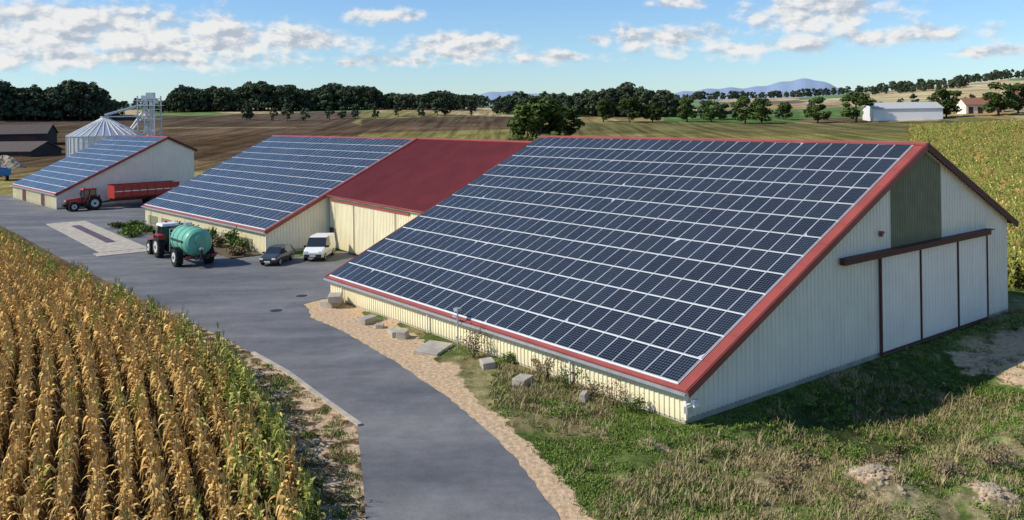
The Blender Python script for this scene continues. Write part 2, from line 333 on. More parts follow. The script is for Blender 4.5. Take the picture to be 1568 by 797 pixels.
strip([(-6.8,37.6),(-8.9,40.75),(-12.05,45.6),(-15,49.4)],.22,0,.11,'concrete',mb); mb.build('kerb')
for (u,v) in ((-16.0,65.0),(-16.6,60.2),(-18.8,52.6)):
    mb=MB(); mb.cyl((u,v,.018),(u,v,.03),.42,.42,20,'black'); mb.cyl((u,v,.02),(u,v,.034),.33,.33,20,'black'); mb.build('manhole_cover')
WT=heading(-49.2,100.9,0,-19,25)
mb=MB(); mb.box((0,0,.05),(31,4.6,.08),'concrete'); mb.box((1,-.2,.11),(19,.9,.05),'brown')
for i in range(20): mb.box((-8.2+i*.95,-.2,.15),(.12,1.0,.04),'alu')
mb.box((-16.7,0,.04),(2.3,6,.06),'concrete')
mb.build('weighbridge',M4=WT)
# ------------------------------------------------------------------ barns
def barn(name,E,d1,d2,Ln,Wr,Wb,he,hr,rows,cols,near=1.0,farb=.25,wallback=.9,plinth=True):
    M4=frame(E[0],E[1],0,d2,d1); root=empty(name,M4)
    sl=(hr-he)/Wr; zf=lambda x: he+sl*x if x<=Wr else hr-sl*(x-Wr)
    th=math.atan(sl); u=Vector((math.cos(th),0,math.sin(th))); n=Vector((-math.sin(th),0,math.cos(th))); SL=Wr/math.cos(th)
    P=lambda s,y,h: Vector((0,0,he))+u*s+n*h+Vector((0,y,0))
    mb=MB(); x0=.3; x1=Wb-wallback; y0=.35; y1=Ln-.2
    top=lambda x: zf(x)-.17
    ribbed(mb,(x0,y1,0),(0,-1,0),(0,0,1),(-1,0,0),y1-y0,lambda a:.12,lambda a:top(x0),.3,.045,'cream')
    ribbed(mb,(x0,y0,0),(1,0,0),(0,0,1),(0,-1,0),Wr-x0,lambda a:.25,lambda a:top(x0+a),.33,.045,'gable')
    ribbed(mb,(Wr,y0,0),(1,0,0),(0,0,1),(0,-1,0),x1-Wr,lambda a:.25,lambda a:top(Wr+a),.33,.045,'gable')
    ribbed(mb,(x1,y0,0),(0,1,0),(0,0,1),(1,0,0),y1-y0,lambda a:.12,lambda a:top(x1),.5,.045,'gable')
    ribbed(mb,(Wr,y1,0),(-1,0,0),(0,0,1),(0,1,0),Wr-x0,lambda a:.1,lambda a:top(Wr-a),.5,.045,'gable')
    ribbed(mb,(x1,y1,0),(-1,0,0),(0,0,1),(0,1,0),x1-Wr,lambda a:.1,lambda a:top(x1-a),.5,.045,'gable')
    mb.box(((x0+x1)/2,y0+.1,-.4),(x1-x0+.1,.2,1.34),'concrete'); mb.box((x0+.12,(y0+y1)/2,-.02),(.2,y1-y0,.34),'concrete')
    mb.box((x0-.02,y0-.02,(top(x0))/2+.1),(.14,.14,top(x0)-.2),'gable')
    mb.build('walls',root,M4)
    mb=MB()
    def slab(s0,s1,ya,yb,h0,h1,k): mb.hexa([P(s0,ya,h0),P(s1,ya,h0),P(s1,yb,h0),P(s0,yb,h0),P(s0,ya,h1),P(s1,ya,h1),P(s1,yb,h1),P(s0,yb,h1)],k)
    slab(0,SL,0,Ln,-.12,0,'red')
    slab(0,SL,-.04,-.004,-.30,.05,'red')
    slab(0,SL,Ln+.004,Ln+.04,-.3,.05,'red')
    slab(SL-.3,SL,0,Ln,.004,.08,'red')
    slab(.0,SL-.36,.05,.11,.003,.05,'red')
    for i in range(1,int(SL/2)): slab(i*2,i*2+.05,.12,near-.12,.003,.02,'red')
    nb=Vector((math.sin(th),0,math.cos(th))); ub=Vector((math.cos(th),0,-math.sin(th))); SB=(Wb-Wr)/math.cos(th)
    Q=lambda s,y,h: Vector((Wr,0,hr))+ub*s+nb*h+Vector((0,y,0))
    def slabb(s0,s1,ya,yb,h0,h1,k): mb.hexa([Q(s0,ya,h0),Q(s1,ya,h0),Q(s1,yb,h0),Q(s0,yb,h0),Q(s0,ya,h1),Q(s1,ya,h1),Q(s1,yb,h1),Q(s0,yb,h1)],k)
    slabb(.05,SB,0,Ln,-.12,-.002,'redroof'); slabb(0.02,SB,-.05,-.006,-.36,.04,'brown')
    slabb(.004,.35,0.001,Ln-.001,.003,.09,'red')
    mb.build('roof',root,M4)
    mb=MB(); mb.box((-.09,Ln/2,he-.12),(.14,Ln,.11),'alu')
    for yy in (Ln*.22,Ln*.6,Ln*.93): mb.cyl((.12,yy,he-.2),(.12,yy,.05),.055,.055,8,'pipe')
    mb.build('gutter',root,M4)
    mb=MB(); s0,s1=.26,SL-.36; ya,yb=near,Ln-farb
    slab(s0-.03,s1+.03,ya-.03,yb+.03,.005,.045,'white')
    ph=(s1-s0)/rows; pw=(yb-ya)/cols; r_=random.Random(5)
    for i in range(rows):
        for j in range(cols):
            a=s0+i*ph+.036; bb=s0+(i+1)*ph-.036; e=ya+j*pw+.012; f=ya+(j+1)*pw-.012
            slab(a,bb,e,f,.046,.085,'frame')
            t1,t2=r_.uniform(-.006,.006),r_.uniform(-.006,.006)
            q=[P(a+.022,e+.03,.094+t1+t2),P(bb-.022,e+.03,.094-t1+t2),P(bb-.022,f-.03,.094-t1-t2),P(a+.022,f-.03,.094+t1-t2)]
            mb.face(q,'pv',uv=[(0,0),(0,1),(1,1),(1,0)])
    mb.build('solar_panels',root,M4)
    return root,M4,zf
rA,MA,zA=barn('solar_barn',A_E,A_d1,A_d2,34.7,20.98,32.8,1.55,11.43,13,33,near=.72)
mb=MB()
ribbed(mb,(17.3,.30,0),(1,0,0),(0,0,1),(0,-1,0),5.7,lambda a:5.75,lambda a:zA(17.3+a)-.40,.19,.03,'fibre')
mb.build('translucent_panel',rA,MA)
mb=MB()
for a,bb in ((16.0,20.3),(20.36,24.8),(24.86,28.7)):
    ribbed(mb,(a,.25,0),(1,0,0),(0,0,1),(0,-1,0),bb-a,lambda q:.15,lambda q:5.5,.36,.03,'door')
for a in (16.0,20.33,24.83,28.7):
    mb.box((a,.19,2.8),(.12 if a<17 else .05,.1,5.4),'brown')
mb.box((22.4,.18,.2),(12.7,.08,.12),'brown')
mb.build('sliding_doors',rA,MA)
mb=MB(); mb.box((20.45,.08,5.62),(16.6,.3,.32),'brown'); mb.box((20.45,-.02,5.80),(16.7,.5,.04),'brown'); mb.build('door_rail',rA,MA)
mb=MB(); mb.box((16.1,.15,6.7),(.24,.2,.28),'red'); mb.box((16.1,.0,6.62),(.18,.1,.2),'lamp'); mb.build('alarm_box',rA,MA)
mb=MB(); mb.box((.25,.1,.95),(.55,.12,.05),'pipe'); mb.box((.05,.0,.78),(.34,.2,.28),'alu'); mb.box((.5,.0,.95),(.34,.2,.3),'pipe'); mb.box((.5,-.11,.95),(.28,.02,.24),'lamp'); mb.build('floodlights',rA,MA)
mb=MB(); mb.cyl((-.35,16.8,0),(-.35,16.8,2.2),.05,.05,8,'alu'); mb.box((-.35,16.8,2.25),(.3,.4,.16),'alu'); mb.box((-.35,17.1,1.8),(.1,.4,.1),'alu'); mb.build('lamp_post',M4=MA)
rB,MBm,zB=barn('solar_barn',B_E,B_d1,B_d2,35.9,18.1,27,2.35,10.83,12,35,near=.45)
mb=MB()
for i in range(7): mb.box((.24,5+i*4.6,.75),(.06,3.2,1.0),'fibre')
mb.build('lower_wall_panels',rB,MBm)
rC,MC,zC=barn('solar_barn',C_E,C_d1,C_d2,28.4,16.9,21.7,2.35,10.5,11,27,near=.45,wallback=.5)
mb=MB(); mb.box((.22,8,1.0),(.05,2.2,1.7),'brown'); mb.box((.22,20,1.0),(.05,2.2,1.7),'brown'); mb.build('side_doors',rC,MC)
root=empty('red_roof_shed',Matrix.Identity(4))
A=Vector((-10.47,95.96,10.75)); Bp=Vector((2.6,77.1,10.75)); Cc=Vector((-19.1,88.5,5.45)); D=Cc+(Bp-A)
U=(Bp-A).normalized(); V=(A-Cc); Vl=V.length; V.normalize(); N=U.cross(V).normalized()
if N.z<0: N=-N
mb=MB(); ln=(Bp-A).length
ribbed(mb,Cc,U,V,N,ln,lambda a:0,lambda a:Vl,.33,.05,'redroof')
mb.hexa([Cc-N*.12-V*.1,D-N*.12-V*.1,D+N*.02-V*.1,Cc+N*.02-V*.1,Cc-N*.12-V*.01,D-N*.12-V*.01,D+N*.02-V*.01,Cc+N*.02-V*.01],'red')
mb.hexa([A-N*.1,Bp-N*.1,Bp+N*.1,A+N*.1,A-N*.1+V*.3,Bp-N*.1+V*.3,Bp+N*.1+V*.3,A+N*.1+V*.3],'red')
hb=Vector((V.x,V.y,0)).normalized(); back=(A+hb*8-Vector((0,0,3.6)));
mb.face([A+V*.3-N*.05,Bp+V*.3-N*.05,Bp+hb*8-Vector((0,0,3.6)),back],'redroof')
mb.build('roof',root,smooth=False)
mb=MB(); w0=Cc+hb*.35; w0.z=0; nn=Vector((U.y,-U.x,0)); 
if nn.dot(hb)>0: nn=-nn
ribbed(mb,w0,U,(0,0,1),nn,ln,lambda a:.15,lambda a:5.45,.3,.045,'cream')
mb.build('walls',root)
mb=MB()
p=w0+nn*.08
T=Matrix(((U.x,-nn.x,0,p.x),(U.y,-nn.y,0,p.y),(0,0,1,0),(0,0,0,1)))
mb.box((9,0,4.95),(17,.12,.18),'red',T); 
for a in (1.6,6.0,10.4,14.8): mb.box((a,-.02,2.5),(.06,.05,4.7),'concrete',T)
mb.box((.7,-.02,1.1),(.9,.06,2.1),'brown',T)
mb.build('sliding_doors',root)
# ------------------------------------------------------------------ silo, elevator, old shed, hangar, house
cx,cy=-82.4,175; R=6.9; root=empty('grain_silo',Matrix.Translation((cx,cy,0)))
mb=MB(); n=40
for l in range(9):
    z0=l*1.13; mb.cyl((0,0,z0),(0,0,z0+1.13),R+.03,R+.03,n,'alu',False); mb.cyl((0,0,z0+1.08),(0,0,z0+1.13),R+.09,R+.09,n,'alu')
for j in range(n): t=2*math.pi*j/n; mb.box(((R+.1)*math.cos(t),(R+.1)*math.sin(t),5.1),(.1,.1,10.2),'alu')
mb.build('silo_wall',root,Matrix.Translation((cx,cy,0)))
mb=MB(); mb.cyl((0,0,10.2),(0,0,13.6),R+.25,.7,32,'alu'); mb.cyl((0,0,13.6),(0,0,14.1),.8,.8,16,'alu')
for j in range(32):
    t=2*math.pi*j/32; mb.cyl(((R+.2)*math.cos(t),(R+.2)*math.sin(t),10.3),(.7*math.cos(t),.7*math.sin(t),13.72),.07,.07,4,'pipe')
mb.build('silo_roof',root,Matrix.Translation((cx,cy,0)))
T=Matrix.Translation((-75,179,0)); root=empty('grain_elevator_tower',T); mb=MB(); w=1.7; zt=18.2
for a in (-w,w):
    for bb in (-w,w): mb.box((a,bb,zt/2),(.22,.22,zt),'alu')
for l in range(1,9):
    z=l*2.2
    for a in (-w,w): mb.box((a,0,z),(.14,2*w,.14),'alu'); mb.box((0,a,z),(2*w,.14,.14),'alu')
    s=1 if l%2 else -1
    mb.cyl((-w*s,-w,z-2.2),(w*s,-w,z),.07,.07,5,'alu'); mb.cyl((-w,-w*s,z-2.2),(-w,w*s,z),.07,.07,5,'alu'); mb.cyl((w,-w*s,z-2.2),(w,w*s,z),.07,.07,5,'alu')
mb.box((.4,0,9),(.6,.6,17.5),'alu'); mb.box((-.7,.2,9),(.5,.5,17.5),'alu'); mb.box((0,0,16.2),(4.4,4.4,.15),'alu'); mb.box((0,0,13.5),(3.6,3.6,.15),'alu')
for a in (-2.1,2.1):
    mb.box((a,0,17.2),(.06,4.2,.08),'alu'); mb.box((0,a,17.2),(4.2,.06,.08),'alu')
mb.box((.3,0,18.2),(1.5,1.2,1.3),'alu'); mb.box((-1,.3,17.8),(1.2,1,1),'alu'); mb.box((1.4,0,17),(.8,.8,.8),'alu')
mb.build('tower_frame',root,T)
mb=MB()
mb.cyl((-7.4,-4,14.3),(-.3,-.4,16.6),.25,.25,8,'alu'); mb.box((-4,-2.3,14.0),(7.5,.3,.25),'alu',Matrix.Rotation(math.radians(24),4,'Z'))
mb.cyl((-.4,-.6,16),(-4.8,-2.2,9),.18,.18,8,'pipe'); mb.cyl((-.4,0,15),(-5.5,3,10.5),.18,.18,8,'pipe'); mb.box((-3,0,8),(1.6,1.6,5),'alu')
mb.build('conveyor',root,T)
def house(name,x,y,hx,hy,Lh,Wh,hw,hrid,wall,roof,z=None,doors=0):
    z=float(hgt(x,y))-.4 if z is None else z
    M4=heading(x,y,z,hx,hy); root=empty(name,M4); mb=MB(); a,bb=Lh/2,Wh/2
    for s in (-1,1):
        mb.face([(s*a,-bb,0),(s*a,bb,0),(s*a,bb,hw),(s*a,0,hrid),(s*a,-bb,hw)],wall); mb.face([(-a,s*bb,0),(a,s*bb,0),(a,s*bb,hw),(-a,s*bb,hw)],wall)
    mb.build('walls',root,M4); mb=MB(); o=.5; sl=(hrid-hw)/bb
    for s in (-1,1):
        e=[(-a-o,s*(bb+o),hw-o*sl),(a+o,s*(bb+o),hw-o*sl),(a+o,0,hrid),(-a-o,0,hrid)]
        mb.hexa([Vector(q)+Vector((0,0,.03)) for q in e]+[Vector(q)+Vector((0,0,.25)) for q in e],roof)
    mb.build('roof',root,M4)
    mb=MB()
    for i in range(doors):
        xx=-a+(i+.5)*Lh/doors; mb.box((xx,-bb-.03,hw*.4),(Lh/doors*.5,.06,hw*.7),'brown')
    if doors: mb.build('doors',root,M4)
house('old_timber_shed',-158,268,1,-.15,30,14,4.2,6.8,'wood','oldroof',z=0,doors=3)
house('old_timber_shed',-178,310,1,.2,24,12,4,7,'wood','oldroof',doors=2)
house('white_hangar',181,402,1,-.12,30,18,5.5,8.2,'wpaint','sheetroof',doors=0)
house('farmhouse',226,418,1,0,18,9,4.5,7.5,'gable','tile',doors=4)
house('farmhouse',262,440,1,.1,22,10,5,8.5,'concrete','tile',doors=5)
def pile(name,x,y,r,h,k,seed=1,z=None,rough=.07):
    z=float(hgt(x,y)) if z is None else z
    mb=MB(); n=36; m_=14; r_=random.Random(seed); ph=[r_.uniform(0,6) for _ in range(4)]
    def pt(i,j):
        t=2*math.pi*(j%n)/n; q=i/m_; rr=r*q*(1+.16*math.sin(2*t+ph[0])+.09*math.sin(5*t+ph[1])); hh=h*(1-q*q)**1.3*(1+.25*math.sin(3*t+ph[2])*q) if i<m_ else -.15
        hh+= (r_.uniform(-1,1)*h*rough if 0<i<m_ else 0); return (x+rr*math.cos(t),y+rr*math.sin(t),z+hh)
    P=[[pt(i,j) for j in range(n)] for i in range(m_+1)]
    for i in range(m_):
        for j in range(n): mb.face([P[i+1][j],P[i+1][(j+1)%n],P[i][(j+1)%n],P[i][j]],k)
    return mb.build(name,smooth=False)
pile('sand_pile',-133,226,4.8,3.0,'soilm',3)
# ------------------------------------------------------------------ vehicles
def wheel(mb,x,y,r,w,rim='alu',tread=True):
    s=1 if y>0 else -1
    mb.cyl((x,y-w/2,r),(x,y+w/2,r),r*.93,r*.93,22,'rubber')
    mb.cyl((x,y-w*.36,r),(x,y+w*.36,r),r,r,22,'rubber')
    mb.cyl((x,y+s*(w/2-.02),r),(x,y+s*(w/2+.02),r),r*.58,r*.52,16,rim); mb.cyl((x,y+s*(w/2),r),(x,y+s*(w/2+.05),r),r*.2,r*.16,10,'black')
    if tread and r>.55:
        for i in range(16):
            t=i*math.pi/8; T=Matrix.Translation((x,y,r))@Matrix.Rotation(t,4,'Y')
            mb.box((r+.02,w*.2,0),(.07,w*.5,.07),'rubber',T); T2=Matrix.Translation((x,y,r))@Matrix.Rotation(t+.2,4,'Y'); mb.box((r+.02,-w*.2,0),(.07,w*.5,.07),'rubber',T2)
def loft(mb,st,paint):
    def ring(s):
        x,zb,wb,zt,wt,zr,wr=s[:7]; zm=(zb+zt)/2+.05
        return [(x,-wb*.92,zb),(x,-wb,zm),(x,-wt,zt),(x,-wr,zr),(x,wr,zr),(x,wt,zt),(x,wb,zm),(x,wb*.92,zb)]
    R_=[ring(s) for s in st]
    for a,bb,s in zip(R_[:-1],R_[1:],st):
        for i in range(7):
            k=paint
            if s[7] and i in (2,4): k='glass'
            if s[8] and i==3: k='glass'
            mb.face([a[i],bb[i],bb[i+1],a[i+1]],k)
        mb.face([a[7],bb[7],bb[0],a[0]],'black')
    mb.face(R_[0],paint); mb.face(R_[-1][::-1],paint)
def car(name,x,y,hx,hy):
    mb=MB()
    loft(mb,[(-2.0,.32,.74,.78,.72,.82,.66,0,0),(-1.93,.28,.8,.9,.78,.96,.72,1,1),(-1.5,.25,.82,.92,.8,1.38,.6,0,0),(-1.42,.25,.82,.92,.8,1.41,.6,1,0),(-.35,.25,.83,.9,.81,1.45,.61,0,0),(-.27,.25,.83,.9,.81,1.45,.61,1,0),(.35,.25,.83,.9,.81,1.41,.6,1,1),(1.08,.25,.83,.88,.79,.95,.7,0,0),(1.8,.28,.8,.74,.76,.8,.64,0,0),(2.02,.34,.72,.6,.68,.64,.58,0,0)],'cpaint')
    for a in (-1.25,1.25):
        for s in (-.74,.74): wheel(mb,a,s,.31,.2)
    for s in (-.55,.55): mb.box((1.98,s,.64),(.12,.3,.13),'lamp'); mb.box((-1.98,s,.78),(.08,.2,.2),'redl')
    mb.box((2.04,0,.42),(.06,1.2,.16),'black'); mb.box((2.08,0,.42),(.02,.5,.1),'wpaint'); mb.box((-2.02,0,.55),(.02,.5,.1),'wpaint')
    for s in (-.92,.92): mb.box((.72,s,.98),(.12,.18,.12),'black')
    mb.build(name,M4=heading(x,y,.02,hx,hy)@Matrix.Scale(1.06,4))
def van(name,x,y,hx,hy):
    mb=MB()
    loft(mb,[(-2.05,.35,.82,.95,.84,1.7,.72,0,0),(-1.98,.3,.86,1.0,.85,1.8,.74,0,0),(-.9,.3,.87,1.0,.86,1.82,.75,0,0),(-.3,.3,.87,1.0,.86,1.82,.75,1,0),(.45,.3,.87,1.0,.86,1.76,.73,1,1),(1.15,.3,.87,1.02,.84,1.08,.74,0,0),(1.75,.32,.85,.88,.8,.93,.68,0,0),(2.0,.38,.76,.7,.72,.74,.6,0,0)],'wpaint')
    for a in (-1.3,1.3):
        for s in (-.76,.76): wheel(mb,a,s,.32,.2)
    for s in (-.6,.6): mb.box((1.93,s,.75),(.16,.3,.2),'lamp'); mb.box((-2.06,s*1.2,1.1),(.06,.14,.4),'redl'); mb.box((-2.06,s*.62,1.38),(.03,.6,.42),'glass')
    mb.box((2.02,0,.5),(.08,1.4,.2),'black'); mb.box((2.07,0,.5),(.02,.5,.1),'wpaint'); mb.box((-2.08,0,.5),(.06,1.5,.18),'black')
    for s in (-.95,.95): mb.box((.85,s,1.1),(.12,.18,.16),'black')
    mb.build(name,M4=heading(x,y,.02,hx,hy)@Matrix.Scale(1.15,4))
car('parked_car',-21.9,80.0,-.15,-1); van('parked_van',-18.5,82.3,-.05,-1)
def tractor(name,x,y,hx,hy,paint='tred',roof='wpaint'):
    mb=MB()
    for s in (-1,1):
        wheel(mb,-.95,s*.92,.92,.55,'yellow'); wheel(mb,1.55,s*.88,.62,.42,'yellow')
        mb.box((-.95,s*.88,1.95),(1.3,.6,.07),paint); mb.box((-.33,s*.88,1.72),(.08,.6,.5),paint,None); mb.box((-1.62,s*.88,1.78),(.08,.6,.35),paint)
        mb.box((1.55,s*.88,1.32),(.9,.42,.05),paint)
        mb.box((-.0,s*.62,.75),(.7,.35,.5),'black'); mb.cyl((2.36,s*.22,1.35),(2.42,s*.22,1.35),.1,.1,10,'lamp')
    mb.box((1.15,0,.75),(2.3,.5,.5),'black'); mb.box((-.9,0,.85),(1.3,.7,.7),'black')
    mb.hexa([(.35,-.42,1.0),(2.35,-.36,1.0),(2.35,.36,1.0),(.35,.42,1.0),(.35,-.40,1.75),(2.3,-.3,1.52),(2.3,.3,1.52),(.35,.40,1.75)],paint)
    mb.box((2.37,0,1.2),(.05,.5,.35),'black'); mb.box((2.55,0,.8),(.35,.8,.35),'black')
    mb.hexa([(-1.3,-.7,1.15),(.35,-.6,1.15),(.35,.6,1.15),(-1.3,.7,1.15),(-1.2,-.68,2.68),(.2,-.6,2.68),(.2,.6,2.68),(-1.2,.68,2.68)],'glass')
    for s in (-1,1):
        for a,b2 in ((-1.31,-1.21),(-.45,-.45),(.36,.21)): mb.cyl((a,s*.7 if a<0 else s*.62,1.1),(b2,s*.69 if a<0 else s*.61,2.7),.05,.05,6,'black')
        mb.box((-.45,s*.7,1.25),(1.6,.05,.3),paint)
        mb.box((.3,s*.95,2.1),(.06,.22,.35),'black')
    mb.box((-.5,0,2.78),(1.75,1.5,.2),roof,taper=.9); mb.cyl((.55,.42,1.6),(.55,.42,2.75),.06,.06,8,'black'); mb.box((.05,0,2.93),(.2,.2,.14),'redl')
    mb.build(name,M4=heading(x,y,.02,hx,hy)@Matrix.Scale(1.12,4))
tractor('tractor',-34.3,85.4,-.62,.78,roof='wpaint')
def tanker(x,y,hx,hy):
    mb=MB(); r=1.0; zc=1.72; prof=[(-1.95,.05),(-1.92,.5),(-1.82,.8),(-1.65,.95),(-1.5,1.0),(1.5,1.0),(1.65,.95),(1.82,.8),(1.92,.5),(1.95,.05)]
    for (a,ra),(bb,rb) in zip(prof[:-1],prof[1:]): mb.cyl((a,0,zc),(bb,0,zc),ra*r,rb*r,32,'tgreen',False)
    for a in (-1.0,0,1.0): mb.cyl((a-.04,0,zc),(a+.04,0,zc),r+.03,r+.03,32,'tgreen')
    for s in (-1,1): mb.box((0.2,s*.4,.72),(5.2,.14,.18),'black'); wheel(mb,-.35,s*1.1,.66,.5,'yellow'); mb.cyl((2.8,s*.4,.7),(3.7,0,.6),.07,.07,8,'black')
    mb.cyl((-.35,-.95,.66),(-.35,.95,.66),.1,.1,8,'black'); mb.cyl((.6,0,zc+r),(.6,0,zc+r+.22),.3,.3,14,'alu')
    mb.cyl((-1.95,0,zc-.4),(-2.25,0,zc-.4),.14,.14,12,'alu'); mb.cyl((-1.9,0,zc+.2),(-2.0,0,zc+.2),.35,.35,16,'tgreen'); mb.cyl((-2.2,0,1.3),(-2.2,0,.6),.1,.1,8,'black')
    for s in (-1,1): mb.box((-2.1,s*.9,.8),(.08,.3,.16),'redl')
    mb.box((-2.08,0,.8),(.1,2.1,.2),'black')
    for i in range(7): mb.box((1.95,.7,.9+i*.25),(.04,.4,.04),'alu')
    for s in (.5,.9): mb.box((1.95,s,1.6),(.04,.04,1.7),'alu')
    mb.cyl((-1.3,1.02,zc+.1),(1.3,1.02,zc+.1),.07,.07,8,'black')
    mb.build('slurry_tanker',M4=heading(x,y,.02,hx,hy)@Matrix.Scale(1.28,4))
tanker(-29.8,79.9,-.62,.78)
tractor('tractor',-63.8,128.8,-.746,-.666,roof='tred')
def trailer(name,x,y,hx,hy,L_=7.6,paint='tred',z=.02,sc=1):
    mb=MB(); a=L_/2
    mb.hexa([(-a,-1.1,1.15),(a,-1.1,1.15),(a,1.1,1.15),(-a,1.1,1.15),(-a,-1.25,1.35),(a,-1.25,1.35),(a,1.25,1.35),(-a,1.25,1.35)],paint)
    for s in (-1,1):
        mb.box((0,s*1.22,2.0),(L_,.06,1.3),paint); mb.box((0,s*1.27,2.68),(L_+.1,.12,.1),paint); mb.box((0,s*1.25,1.98),(L_,.03,.1),'wpaint')
        for i in range(9): mb.box((-a+.1+i*(L_-.2)/8,s*1.28,2.0),(.1,.08,1.3),paint)
        mb.box((0,s*.45,.95),(L_,.14,.25),'black')
        for q in (-2.0,-.7): wheel(mb,q,s*1.0,.58,.42,'tred',False)
        mb.cyl((a,s*.5,.9),(a+1.5,0,.7),.07,.07,6,'black')
        mb.box((-1.35,s*1.02,1.28),(2.6,.4,.05),'black')
    mb.box((a-.03,0,2.0),(.06,2.44,1.3),paint); mb.box((-a+.03,0,2.05),(.06,2.44,1.2),paint); mb.box((0,0,1.36),(L_-.1,2.3,.02),'black')
    for s in (-1,1): mb.box((-a-.03,s*.9,1.0),(.06,.3,.14),'redl')
    mb.build(name,M4=heading(x,y,z,hx,hy)@Matrix.Scale(sc,4))
trailer('dump_trailer',-57.4,134.6,-.746,-.666,sc=1.28)
trailer('farm_trailer',-112,190,.6,-.8,5.0,'bpaint',z=float(hgt(-112,190)))
for i,(x_,y_,sx,sy,sz,an) in enumerate([(-13.0,61.6,1.6,1.0,.5,.3),(-12.7,61.2,1.5,.9,.45,.8),(-9.6,56.3,1.3,.6,.45,.2),(-7.3,53.0,1.0,.8,.4,1.1),(-6.8,52.4,.8,.6,.5,.5),(-4.7,49.6,2.3,1.5,.25,.35),(-1.5,46.2,1.0,.7,.4,.9),(.35,43.0,1.0,.75,.45,.2),(-8.6,55,.6,.5,.3,.7),(3.2,40.4,.7,.3,.5,.3)]):
    mb=MB(); T=Matrix.Translation((x_,y_,float(hgt(x_,y_))+(sz*.5-.05 if i!=1 else .65)))@Matrix.Rotation(an+.9,4,'Z')@Matrix.Rotation(.07*(i%3-1),4,'X')
    mb.box((0,0,0),(sx,sy,sz),'concrete'); mb.build('concrete_block',M4=T,bevel=.04)
# ------------------------------------------------------------------ instancing
def scatter(name,pts,rots,scls,idx,coll):
    me=bpy.data.meshes.new(name); me.vertices.add(len(pts)); me.vertices.foreach_set('co',np.asarray(pts,np.float32).ravel())
    a=me.attributes.new('rot','FLOAT_VECTOR','POINT'); a.data.foreach_set('vector',np.asarray(rots,np.float32).ravel())
    a=me.attributes.new('scl','FLOAT_VECTOR','POINT'); a.data.foreach_set('vector',np.asarray(scls,np.float32).ravel())
    a=me.attributes.new('idx','INT','POINT'); a.data.foreach_set('value',np.asarray(idx,np.int32))
    o=bpy.data.objects.new(name,me); S.collection.objects.link(o)
    ng=bpy.data.node_groups.new(name+'_nodes','GeometryNodeTree')
    ng.interface.new_socket('Geometry',in_out='INPUT',socket_type='NodeSocketGeometry'); ng.interface.new_socket('Geometry',in_out='OUTPUT',socket_type='NodeSocketGeometry')
    N=ng.nodes; gi=N.new('NodeGroupInput'); go=N.new('NodeGroupOutput'); ip=N.new('GeometryNodeInstanceOnPoints'); ci=N.new('GeometryNodeCollectionInfo')
    ci.inputs['Collection'].default_value=coll; ci.inputs['Separate Children'].default_value=True; ci.inputs['Reset Children'].default_value=True
    def na_(nm,t):
        q=N.new('GeometryNodeInputNamedAttribute'); q.data_type=t; q.inputs['Name'].default_value=nm; return q.outputs['Attribute']
    K_=ng.links.new; K_(gi.outputs[0],ip.inputs['Points']); K_(ci.outputs[0],ip.inputs['Instance']); ip.inputs['Pick Instance'].default_value=True
    K_(na_('idx','INT'),ip.inputs['Instance Index']); K_(na_('rot','FLOAT_VECTOR'),ip.inputs['Rotation']); K_(na_('scl','FLOAT_VECTOR'),ip.inputs['Scale'])
    K_(ip.outputs[0],go.inputs[0]); md=o.modifiers.new('scatter','NODES'); md.node_group=ng; return o
def template(coll,name,V_,F_,mk,cols=None,mats=None):
    me=bpy.data.meshes.new(name); me.from_pydata(V_,[],F_)
    for k_ in mk: me.materials.append(M[k_])
    if mats: me.polygons.foreach_set('material_index',mats)
    if cols:
        ca=me.color_attributes.new('Col','FLOAT_COLOR','POINT'); ca.data.foreach_set('color',np.array([(c,c,c,1) for c in cols],np.float32).ravel())
    o=bpy.data.objects.new(name,me); coll.objects.link(o); return o
